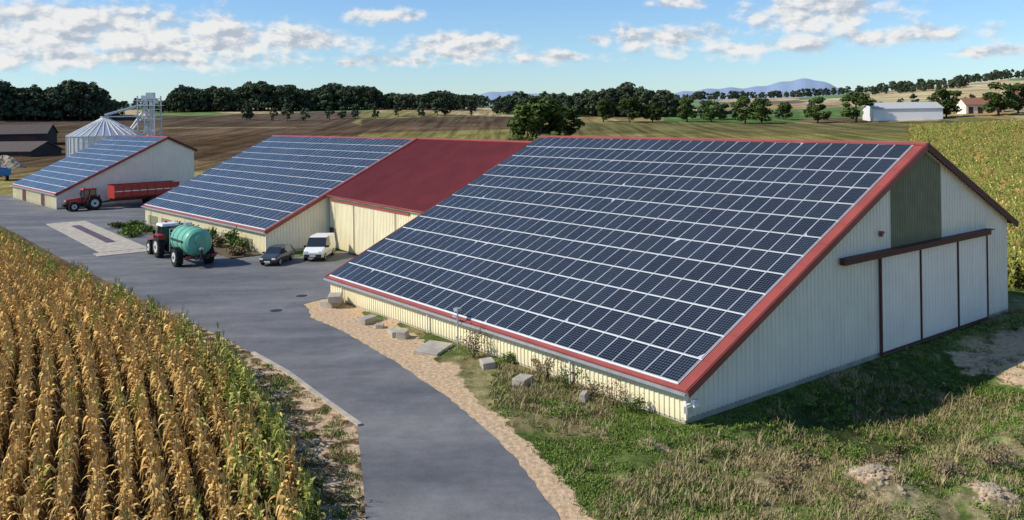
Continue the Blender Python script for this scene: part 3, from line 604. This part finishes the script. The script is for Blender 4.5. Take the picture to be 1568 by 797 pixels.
# a corn template is a short piece of row (plants along local Y)
def corn(coll,name,mk,seed,n=3,sp=.24,droop=1.0,wide=1.0):
    r_=random.Random(seed); V_=[];F_=[];c_=[]
    for q in range(n):
        ox=r_.gauss(0,.04)*wide; oy=(q-(n-1)/2)*sp+r_.uniform(-.07,.07)
        h=2.1*r_.uniform(.84,1.10); lean=(r_.uniform(-.06,.06),r_.uniform(-.1,.1)); tone=r_.uniform(.8,1.12)
        def P(z,x=0,y=0): return (ox+x+lean[0]*z,oy+y+lean[1]*z,z)
        i=len(V_); 
        for z,rr in ((0,.022),(h,.012)):
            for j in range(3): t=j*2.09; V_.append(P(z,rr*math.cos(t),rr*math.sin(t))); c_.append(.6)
        for j in range(3): F_.append((i+j,i+(j+1)%3,i+3+(j+1)%3,i+3+j))
        base=math.pi/2+r_.uniform(-1.15,1.15)
        for l in range(11):
            z0=.4+l*(h-.5)/10.5; az=base+l*math.pi+r_.uniform(-.55,.55); Ln_=r_.uniform(.45,.72)*(1 if l<8 else .8); wd=r_.uniform(.04,.07)
            up=r_.uniform(.5,1.3); dr=r_.uniform(.9,2.0)*droop; dx,dy=math.cos(az)*wide,math.sin(az); tw=r_.uniform(-1.1,1.1); i=len(V_); ns=4
            for s in range(ns+1):
                t=s/ns; rr=Ln_*(t-.25*t*t*dr*.6); zz=z0+Ln_*(up*t-dr*t*t); zz=max(zz,.03); ww=wd*(1-t**2.2)*(1 if s else .5)+.004
                ca_,sa_=math.cos(tw*t),math.sin(tw*t)
                V_.append(P(zz+ww*sa_,dx*rr-dy*ww*ca_,dy*rr+dx*ww*ca_)); V_.append(P(zz-ww*sa_,dx*rr+dy*ww*ca_,dy*rr-dx*ww*ca_))
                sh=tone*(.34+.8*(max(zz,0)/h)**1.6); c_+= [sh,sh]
            for s in range(ns): F_.append((i+2*s,i+2*s+1,i+2*s+3,i+2*s+2))
        for l in range(5):
            az=r_.uniform(0,6.28); e=r_.uniform(.04,.17); i=len(V_); z1=h+r_.uniform(.2,.34)
            V_+= [P(h-.02,.008,0),P(h-.02,-.008,0),P(z1,e*math.cos(az)-.012,e*math.sin(az)),P(z1,e*math.cos(az)+.012,e*math.sin(az))]; c_+= [.95]*4; F_.append((i,i+1,i+2,i+3))
        i=len(V_); z0=r_.uniform(.9,1.2); a_=r_.uniform(0,6.28)
        for zz,rr in ((z0,.02),(z0+.08,.045),(z0+.2,.02)):
            for j in range(4): t=j*1.57; V_.append(P(zz,.07*math.cos(a_)+rr*math.cos(t),.07*math.sin(a_)+rr*math.sin(t))); c_.append(1.1)
        for s in range(2):
            for j in range(4): F_.append((i+4*s+j,i+4*s+(j+1)%4,i+4*s+4+(j+1)%4,i+4*s+4+j))
    return template(coll,name,V_,F_,[mk],c_)
cc=bpy.data.collections.new('corn_plants')
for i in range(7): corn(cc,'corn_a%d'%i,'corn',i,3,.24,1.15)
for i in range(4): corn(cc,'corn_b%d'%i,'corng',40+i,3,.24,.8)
pts=[];idx=[];scl=[];rot=[]
bx,by=12.0,-4.0; base=[]; step=.66
while by<150:
    th=math.radians(25+14*float(sm((by-26)/60))); base.append((bx,by,th)); bx-=math.sin(th)*step; by+=math.cos(th)*step
for kk in range(0,92):
    o=kk*.88; wob=random.uniform(0,6)
    for (px,py,th) in base:
        o2=o+.06*math.sin(py*.35+wob)
        x_=px-math.cos(th)*o2; y_=py-math.sin(th)*o2
        if y_<15 or y_>130: continue
        e=xat(corn_e,y_)-x_
        if e<-.1 or x_<-.62*y_-6: continue
        if random.random()<.03: continue
        x_+=random.gauss(0,.04)
        pts.append((x_,y_,0)); s=random.uniform(.88,1.1)
        g_= .8 if e<1.2 else (.3 if e<2.4 else .03+.08*max(0,math.sin(x_*.3)*math.sin(y_*.21)))
        if y_>75: g_=max(g_,.3)
        idx.append(random.randrange(7,11) if random.random()<g_ else random.randrange(7)); scl.append((s*1.0,s*1.05*(1 if random.random()<.5 else -1),s)); rot.append((0,0,th+random.gauss(0,.07)+(math.pi if random.random()<.5 else 0)))
scatter('corn_field',pts,rot,scl,idx,cc)
pts=[];idx=[];scl=[];rot=[]
rd=(.30,.954); rn=(.954,-.30); th0=-math.atan2(.30,.954)
for a in np.arange(-80,260,1.0):
    for t in np.arange(0,420,.8):
        x_=36+rn[0]*a+rd[0]*t; y_=58+rn[1]*a+rd[1]*t
        if y_<50 or y_>330 or x_>.64*y_+6 or x_<.46*y_: continue
        lx=(x_-A_E[0])*A_d2[0]+(y_-A_E[1])*A_d2[1]; ly=(x_-A_E[0])*A_d1[0]+(y_-A_E[1])*A_d1[1]
        if lx<39.5 or ly<-1: continue
        rr=math.hypot(x_,y_); pr=1 if rr<120 else (.6 if rr<190 else .3)
        if random.random()>pr: continue
        pts.append((x_,y_+random.gauss(0,.1),0)); idx.append(random.randrange(7,11) if random.random()<.85 else random.randrange(7))
        s=random.uniform(.9,1.12); w_=1.3 if rr<120 else 2.2; scl.append((s*w_,s*1.25,s*1.1)); rot.append((0,0,th0+random.gauss(0,.05)+(math.pi if random.random()<.5 else 0)))
p_=np.array(pts); p_[:,2]=hgt(p_[:,0],p_[:,1]); 
scatter('corn_field',p_,rot,scl,idx,cc)
# trees
def tree(coll,name,mk,seed,h=13,w=9,nl=1500,leaf=.5,trunk=.22):
    r_=random.Random(seed); mb=MB(); hb=h*trunk
    mb.cyl((0,0,0),(0,0,hb),.35,.27,7,'bark',False); mb.cyl((0,0,hb),(.2,.1,h*.8),.27,.06,6,'bark',False)
    cl=[]
    for i in range(20):
        t=r_.random(); zz=hb+.6+(h-hb-1.2)*t; env=(math.sin(math.pi*min(1,(.12+.85*t)))**.6)*w/2*.78
        a=r_.uniform(0,6.28); rr=env*math.sqrt(r_.random()); cl.append((rr*math.cos(a),rr*math.sin(a),zz,r_.uniform(.16,.3)*w/2*1.25))
        if i<8: mb.cyl((0,0,hb+(zz-hb)*.4),(cl[-1][0],cl[-1][1],zz),.12,.03,5,'bark',False)
    mt=list(mb.m); V_=list(mb.v); F_=list(mb.f)
    for i in range(nl):
        c=r_.choice(cl); d=Vector((r_.gauss(0,1),r_.gauss(0,1),r_.gauss(0,1))).normalized()*c[3]*(r_.random()**.35)
        p=Vector(c[:3])+Vector((d.x,d.y,d.z*.8)); nv=(d.normalized()+Vector((r_.gauss(0,.5),r_.gauss(0,.5),r_.gauss(0,.5)+.3))).normalized()
        u_=nv.orthogonal().normalized(); u_.rotate(Matrix.Rotation(r_.uniform(0,6.28),3,nv)); w_=nv.cross(u_); s=leaf*r_.uniform(.6,1.2)
        j=len(V_); V_+= [tuple(p-u_*s*.5-w_*s*.3),tuple(p+u_*s*.2-w_*s*.5),tuple(p+u_*s*.55+w_*s*.25),tuple(p-u_*s*.1+w_*s*.5)]; F_.append((j,j+1,j+2,j+3)); mt.append(1)
    me=bpy.data.meshes.new(name); me.from_pydata(V_,[],F_); me.materials.append(M['bark']); me.materials.append(M[mk]); me.polygons.foreach_set('material_index',mt)
    if coll is None: return me
    o=bpy.data.objects.new(name,me); coll.objects.link(o); return o
tcoll=bpy.data.collections.new('forest_trees')
for i in range(5): tree(tcoll,'tree_f%d'%i,'leaf_far',i,random.uniform(12,14),random.uniform(9,11.5),850,1.0,.12)
pts=[];scl=[];rot=[];idx=[]
def forest(k0,k1,r0,r1,sp,s0,s1,topf=None,gap=0):
    rr=r0
    while rr<r1:
        kk=k0
        while kk<k1:
            q=kk+random.uniform(-.5,.5)*sp/rr*1325; ra=rr+random.uniform(-.5,.5)*sp; az=math.atan(q/1325)
            X_=ra*math.sin(az); Y_=ra*math.cos(az); s=random.uniform(s0,s1)*(topf(q) if topf else 1)*(1+.12*math.sin(q*.045)+.08*math.sin(q*.11+1))
            if s>.15 and math.sin(q*.031+r0)+.6*math.sin(q*.083)>-1.7+gap*1.6: pts.append((X_,Y_,float(hgt(X_,Y_))-.3)); scl.append((s*random.uniform(.9,1.2),s*random.uniform(.9,1.2),s)); rot.append((0,0,random.uniform(0,6.28))); idx.append(random.randrange(5))
            kk+=sp/rr*1325
        rr+=sp
forest(-820,-600,530,600,7.5,1.3,1.6,lambda q: 1 if q<-640 else max(.25,1-(q+640)/55))
forest(-545,-60,650,720,7.5,1.2,1.6,lambda q: min(1,.3+(q+545)/70) if q<-300 else max(.65,1-(q+300)/520))
forest(-260,-40,800,860,9,.8,1.1); forest(-20,60,800,860,9,.6,.9)
forest(85,262,505,570,7,.95,1.4,lambda q: 1 if q<240 else .8)
forest(-20,95,560,620,8,.7,1.1)
forest(255,820,1000,1050,10,.5,.8)
forest(430,820,560,570,10,.4,.65,gap=.7); forest(270,420,470,480,7,.45,.75,gap=.4)
forest(560,700,880,905,9,.5,.8,gap=.5); forest(-700,-545,760,800,8,.5,.8)
forest(-420,-60,530,534,11,.62,.85)
scatter('forest',pts,rot,scl,idx,tcoll)
settree_c={}
def settree(u_,Y_,s,seed,mk='leaf',wx=1.25):
    me=settree_c.get(seed) 
    if me is None: me=tree(None,'deciduous_tree_mesh',mk,seed+100,12.5,11.5,2400,.75,.14); settree_c[seed]=me
    X_=u_/1325*Y_; o=bpy.data.objects.new('deciduous_tree',me); S.collection.objects.link(o); o.location=(X_,Y_,float(hgt(X_,Y_))-.2); o.scale=(s*wx,s*wx,s); o.rotation_euler=(0,0,u_*.37)
settree(44,245,1.32,0,wx=1.4); settree(66,255,1.15,1,wx=1.4); settree(24,252,1.05,2,wx=1.4)
for (u_,Y_,s,sd) in [(215,430,.8,1),(268,430,.95,2),(305,425,.85,3),(357,410,1.0,2),(382,405,1.0,1),(418,440,.7,0),(468,400,.95,3),(527,395,1.15,0),(548,410,.8,2),(665,400,1.15,1),(745,395,1.2,3),(775,400,1.1,2),(140,440,.9,2),(180,430,1.0,0)]:
    settree(u_,Y_,s,sd)
def shrub(name,x,y,h,w,mk,seed,nl=500,leaf=.12):
    r_=random.Random(seed); mb=MB(); cl=[]
    for i in range(9):
        a=r_.uniform(0,6.28); rr=w/2*math.sqrt(r_.random())*.8; zz=h*r_.uniform(.3,.9); cl.append((rr*math.cos(a),rr*math.sin(a),zz)); mb.cyl((0,0,0),cl[-1],.025,.008,4,'bark',False)
    for i in range(nl):
        c=r_.choice(cl); p=Vector(c)+Vector((r_.gauss(0,w*.12),r_.gauss(0,w*.12),r_.gauss(0,h*.14))); p.z=max(p.z,.03)
        nv=Vector((r_.gauss(0,1),r_.gauss(0,1),r_.gauss(0,1)+.5)).normalized(); u_=nv.orthogonal().normalized(); w_=nv.cross(u_); s=leaf*r_.uniform(.6,1.3)
        mb.face([p-u_*s-w_*s*.5,p+u_*s*.4-w_*s*.6,p+u_*s+w_*s*.4,p-u_*s*.2+w_*s*.6],mk)
    mb.build(name,M4=Matrix.Translation((x,y,float(hgt(x,y)))))
shrub('dry_shrub',-2.3,48.0,1.6,1.5,'deadbush',1,500,.06)
for i,(x_,y_,h_,w_,k_) in enumerate([(2.6,42.2,1.0,1.6,'bush'),(1.6,43.4,1.3,.9,'deadbush'),(4.5,39.7,1.1,1.8,'deadbush'),(5.3,38.6,.8,1.2,'bush'),(3.6,40.9,.8,1.3,'deadbush'),(2.2,38.6,.35,2.0,'bush'),(1.2,45.0,.8,.8,'deadbush'),(-.3,46.6,.6,.8,'bush'),(20,31,.9,1.5,'deadbush'),(14.5,34,.7,1.4,'deadbush'),(30,52,.8,2,'bush'),(18,35,.5,2.2,'bush'),(11,33,.6,1.2,'deadbush'),(9.5,31,.6,1.4,'deadbush'),(13.8,32.2,.7,1.5,'deadbush'),(17.2,31.5,.7,1.6,'deadbush'),(8,34,.3,1.2,'bush'),(19.5,33.2,.6,1.6,'bush'),(15.2,30.6,.5,1.2,'deadbush'),(14,36.5,.6,1.8,'bush'),(16.5,37.5,.7,1.8,'bush'),(12,35.5,.5,1.6,'bush'),(18.5,39.5,.6,1.6,'bush')]): shrub('weed_shrub',x_,y_,h_,w_,k_,i+5,330,.05)
mb=MB(); mb.box((-1.6,13,.06),(3.0,25,.14),'bed'); mb.build('planting_bed',M4=MBm)
for i in range(11):
    yy=1.6+i*1.9+random.uniform(-.5,.5); p=MBm@Vector((-1.0-random.random(),yy,0)); shrub('shrub',p.x,p.y,random.uniform(.8,2.1),random.uniform(1.2,2.2),'bush' if i%3 else 'deadbush',i+30,600,.12)
for i in range(7):
    yy=24+i*1.6; p=MBm@Vector((-2.2-random.random()*3,yy,0)); shrub('shrub',p.x,p.y,random.uniform(.4,.9),random.uniform(1.5,2.6),'bush',i+60,500,.12)
# grass and loose stones
gc=bpy.data.collections.new('grass_tufts')
def tuft(name,mk,seed,h,n=34,sp=.22,bw=.012):
    r_=random.Random(seed); V_=[];F_=[]
    for b_ in range(n):
        a=r_.uniform(0,6.28); rr=sp*math.sqrt(r_.random()); x0,y0=rr*math.cos(a),rr*math.sin(a); hh=h*r_.uniform(.5,1.2); d=r_.uniform(0,6.28); ln=hh*r_.uniform(.2,.7); i=len(V_); dx,dy=math.cos(d),math.sin(d)
        for t,wf in ((0,1),(.55,.8),(1,.15)):
            px=x0+dx*ln*t*t; py=y0+dy*ln*t*t; z=hh*(t-.15*t*t); ww=bw*wf; V_+= [(px-dy*ww,py+dx*ww,z),(px+dy*ww,py-dx*ww,z)]
        F_+= [(i,i+1,i+3,i+2),(i+2,i+3,i+5,i+4)]
    template(gc,name,V_,F_,[mk])
tuft('tuft0','grassg',1,.12,38,.3,.014); tuft('tuft1','grassg',2,.18,40,.28,.014); tuft('tuft2','grassd',3,.2,30,.25); tuft('tuft3','grassg',4,.08,44,.36,.03); tuft('tuft4','grassd',5,.55,14,.12)
pts=[];scl=[];rot=[];idx=[]
N_=36000; xs=rng.uniform(-1,34,N_); ys=rng.uniform(22,60,N_)
lx=(xs-A_E[0])*A_d2[0]+(ys-A_E[1])*A_d2[1]; ly=(xs-A_E[0])*A_d1[0]+(ys-A_E[1])*A_d1[1]; off=xs-xat(road_r,ys)
sw=np.interp(ys,[26,30,38,41,44,50,56,62],[1.0,1.3,1.2,1.3,2.2,3.3,4.5,5])
n2=nz(xs,ys,.3,22); n3=nz(xs,ys,.9,23); n4=nz(xs,ys,.55,31); zz=hgt(xs,ys)
ok=((lx<.1)|(ly<.1))&(off>sw*.95*(1+.35*n3+.25*n2))&~((lx>18)&(ly<-.6)&(ly>-12.5)&(rng.random(N_)<.93))&(xs<.66*ys+2)&(lx<37)
for x_,y_,z_,a_,b2,b4,gly,glx in zip(xs[ok],ys[ok],zz[ok],n2[ok],n3[ok],n4[ok],ly[ok],lx[ok]):
    dry=.05+.38*(a_>.0)+.3*(x_>8 and y_<35)
    if b4>.22 and random.random()<.85: continue
    if b2<-.35 and random.random()<.6: continue
    if math.hypot(x_-12.5,y_-30.6)<.8 or math.hypot(x_-16,y_-29)<.7: continue
    q=random.random(); i=2 if q<dry*.85 else (4 if q<dry*.97 else random.choice((0,1,3,3)))
    pts.append((x_,y_,z_-.02)); s=random.uniform(.6,1.3)*(1+.35*a_); scl.append((s,s,s)); rot.append((0,0,random.uniform(0,6.28))); idx.append(i)
for _ in range(1300):
    y_=random.uniform(20,60); a_=float(xat(corn_e,y_)); b2=float(xat(road_l,y_))-.3; x_=random.uniform(a_-.5,b2)
    if random.random()<.5+.3*math.sin(x_*3+y_): pts.append((x_,y_,0)); s=random.uniform(.5,1.3); scl.append((s,s,s)); rot.append((0,0,random.uniform(0,6.28))); idx.append(random.choice((0,2,2,3,1)))
scatter('grass',pts,rot,scl,idx,gc)
sc_=bpy.data.collections.new('stone_pieces')
for q in range(4):
    r_=random.Random(q+90)
    bm=bmesh.new(); bmesh.ops.create_icosphere(bm,subdivisions=2,radius=1)
    for v in bm.verts:
        f=1+r_.uniform(-.16,.16); v.co=Vector((v.co.x*f,v.co.y*f*.8,v.co.z*f*.6))
        for ax in range(3): v.co[ax]=max(-.75,min(.75,v.co[ax]))
    me=bpy.data.meshes.new('stone_%d'%q); bm.to_mesh(me); bm.free(); me.materials.append(M['stone']); o=bpy.data.objects.new('stone_%d'%q,me); sc_.objects.link(o)
pts=[];scl=[];rot=[];idx=[]
for (cx_,cy_,rr_,n_,s0,s1) in [(12.5,30.4,1.5,200,.02,.15),(15.9,29.1,1.2,150,.02,.14),(5.3,34.9,.8,60,.02,.09),(3.6,35.6,.5,25,.02,.07),(-4,50,3,60,.02,.09),(-9,57,2.5,60,.02,.09),(20,42,4,120,.02,.1),(26,47,4,120,.02,.12),(14,32.5,2.5,80,.02,.1)]:
    for _ in range(n_):
        a=random.uniform(0,6.28); q=abs(random.gauss(0,.5))*rr_; X_=cx_+q*math.cos(a); Y_=cy_+q*math.sin(a)
        if X_<float(xat(road_r,Y_))+.1: continue
        z=float(hgt(X_,Y_)); s=s0+(s1-s0)*random.random()**2.4; pts.append((X_,Y_,z)); scl.append((s,s,s)); rot.append((random.uniform(-.5,.5),random.uniform(-.5,.5),a)); idx.append(random.randrange(4))
scatter('loose_stones',pts,rot,scl,idx,sc_)
# ------------------------------------------------------------------ distant mountains
M['mount']=mat('distant_mountain',(.24,.32,.44),1,var=.05,scale=.001)  # blue of the aerial haze is put into the base colour
mb=MB(); prev=None
ks=np.arange(-900,900,6)
def mh(k): 
    return 13.5+8000/1325*(20+17*math.exp(-((k-405)/50)**2)+18*math.exp(-((k-470)/45)**2)+13*math.exp(-((k-300)/60)**2)+15*math.exp(-((k+20)/50)**2)+8*math.exp(-((k-90)/60)**2)+1.6*math.sin(k*.06)+1.0*math.sin(k*.17+1))
for k_ in ks:
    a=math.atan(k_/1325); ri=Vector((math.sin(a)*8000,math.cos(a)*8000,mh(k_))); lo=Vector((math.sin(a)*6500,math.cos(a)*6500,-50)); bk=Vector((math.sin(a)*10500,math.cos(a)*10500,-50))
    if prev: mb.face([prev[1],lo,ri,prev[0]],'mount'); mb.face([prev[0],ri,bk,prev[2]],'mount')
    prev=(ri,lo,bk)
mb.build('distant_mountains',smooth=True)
# ------------------------------------------------------------------ light
Sd=Vector((-.987,-.155,0)).normalized(); el=math.radians(39); Sv=Vector((Sd.x*math.cos(el),Sd.y*math.cos(el),math.sin(el)))
ld=bpy.data.lights.new('sun','SUN'); ld.energy=5.0; ld.angle=math.radians(.5); ld.color=(1,.93,.82); lo=bpy.data.objects.new('sun',ld); S.collection.objects.link(lo)
lo.rotation_euler=(-Sv).to_track_quat('-Z','Y').to_euler(); lo.location=(-50,0,60)
W=bpy.data.worlds.new('World'); S.world=W; W.use_nodes=True; nt=W.node_tree
for n in list(nt.nodes): nt.nodes.remove(n)
L=nt.links.new; out=nt.nodes.new('ShaderNodeOutputWorld'); sky=nt.nodes.new('ShaderNodeTexSky'); sky.sky_type='NISHITA'; sky.sun_disc=False
sky.sun_elevation=el; sky.sun_rotation=math.atan2(Sd.x,Sd.y)%(2*math.pi); sky.air_density=1.0; sky.dust_density=.2; sky.ozone_density=2.2
tint=nt.nodes.new('ShaderNodeMix'); tint.data_type='RGBA'; tint.blend_type='MULTIPLY'; tint.inputs[0].default_value=1; L(sky.outputs[0],tint.inputs[6]); tint.inputs[7].default_value=(.70,.88,1.10,1)
bg=nt.nodes.new('ShaderNodeBackground'); bg.inputs[1].default_value=.135; L(tint.outputs[2],bg.inputs[0])
tc=nt.nodes.new('ShaderNodeTexCoord'); sp=nt.nodes.new('ShaderNodeSeparateXYZ'); L(tc.outputs['Generated'],sp.inputs[0])
def mth(op,a,b_=None,c_=None,clamp=False):
    q=nt.nodes.new('ShaderNodeMath'); q.operation=op; q.use_clamp=clamp
    for i,v in enumerate((a,b_,c_)):
        if v is None: continue
        if isinstance(v,(int,float)): q.inputs[i].default_value=v
        else: L(v,q.inputs[i])
    return q.outputs[0]
az=mth('ARCTAN2',sp.outputs[0],sp.outputs[1]); hyp=mth('SQRT',mth('ADD',mth('MULTIPLY',sp.outputs[0],sp.outputs[0]),mth('MULTIPLY',sp.outputs[1],sp.outputs[1])))
ele=mth('DIVIDE',sp.outputs[2],mth('MAXIMUM',hyp,.001))
blobs=[(-.48,.094,.17,.030,1.15),(-.34,.086,.13,.024,1.1),(-.42,.064,.24,.014,.8),(-.23,.084,.06,.015,.95),(-.15,.114,.05,.012,.75),(-.115,.113,.022,.007,.75),(-.06,.078,.075,.018,1.05),(-.12,.062,.07,.009,.7),(-.185,.060,.02,.006,.9),
 (.10,.083,.02,.010,1.0),(.19,.083,.09,.016,.85),(.34,.106,.08,.026,1.05),(.28,.070,.16,.012,.7),(.42,.076,.12,.012,.7),(.50,.055,.05,.008,.8),(.19,.122,.03,.006,.7),(.04,.064,.09,.009,.65),(.9,.10,.2,.03,.9),(-.85,.1,.2,.03,.9)]
cv=nt.nodes.new('ShaderNodeCombineXYZ'); L(az,cv.inputs[0]); L(ele,cv.inputs[1]); acc=None
for (a,e,ra,re,w_) in blobs:
    s_=nt.nodes.new('ShaderNodeVectorMath'); s_.operation='SUBTRACT'; L(cv.outputs[0],s_.inputs[0]); s_.inputs[1].default_value=(a,e,0)
    m_=nt.nodes.new('ShaderNodeVectorMath'); m_.operation='MULTIPLY'; L(s_.outputs[0],m_.inputs[0]); m_.inputs[1].default_value=(1/ra,1/re,0)
    l_=nt.nodes.new('ShaderNodeVectorMath'); l_.operation='LENGTH'; L(m_.outputs[0],l_.inputs[0])
    v=mth('MULTIPLY',mth('SUBTRACT',1.4,l_.outputs['Value']),w_)
    acc=v if acc is None else mth('MAXIMUM',acc,v)
acc=mth('MAXIMUM',mth('MINIMUM',acc,1.05),-.7)
def nse(dx,dy,det):
    q=nt.nodes.new('ShaderNodeVectorMath'); q.operation='ADD'; L(cv.outputs[0],q.inputs[0]); q.inputs[1].default_value=(dx,dy,0)
    m_=nt.nodes.new('ShaderNodeVectorMath'); m_.operation='MULTIPLY'; L(q.outputs[0],m_.inputs[0]); m_.inputs[1].default_value=(1,1.7,1)
    n_=nt.nodes.new('ShaderNodeTexNoise'); n_.inputs['Scale'].default_value=26; n_.inputs['Detail'].default_value=det; n_.inputs['Roughness'].default_value=.55; L(m_.outputs[0],n_.inputs['Vector']); return n_.outputs[0]
na0=nse(0,0,7); nb0=nse(-.005,.006,4)
d0=mth('ADD',acc,mth('MULTIPLY',mth('SUBTRACT',na0,.5),2.7))
mr_=nt.nodes.new('ShaderNodeMapRange'); mr_.interpolation_type='SMOOTHSTEP'; mr_.inputs[1].default_value=.18; mr_.inputs[2].default_value=.95; mr_.inputs[4].default_value=.94; L(d0,mr_.inputs[0])
sh=nt.nodes.new('ShaderNodeMapRange'); sh.inputs[1].default_value=-.11; sh.inputs[2].default_value=.05; sh.inputs[3].default_value=0; sh.inputs[4].default_value=1; L(mth('SUBTRACT',na0,nb0),sh.inputs[0])
cm=nt.nodes.new('ShaderNodeMix'); cm.data_type='RGBA'; cm.inputs[6].default_value=(.50,.56,.65,1); cm.inputs[7].default_value=(.95,.94,.92,1); L(sh.outputs[0],cm.inputs[0])
cb=nt.nodes.new('ShaderNodeBackground'); cb.inputs[1].default_value=.92; L(cm.outputs[2],cb.inputs[0])
ms=nt.nodes.new('ShaderNodeMixShader'); L(mr_.outputs[0],ms.inputs[0]); L(bg.outputs[0],ms.inputs[1]); L(cb.outputs[0],ms.inputs[2]); L(ms.outputs[0],out.inputs[0])
# ------------------------------------------------------------------ camera
cd=bpy.data.cameras.new('camera'); cam=bpy.data.objects.new('camera',cd); S.collection.objects.link(cam); S.camera=cam
cd.sensor_width=36; cd.lens=36*1325/1568; cd.shift_y=-224.5/1568; cd.clip_start=.5; cd.clip_end=20000
cam.matrix_world=Matrix.Translation((0,0,H))@Matrix.Rotation(math.pi/2,4,'X')@Matrix.Rotation(-math.radians(.82),4,'Z')
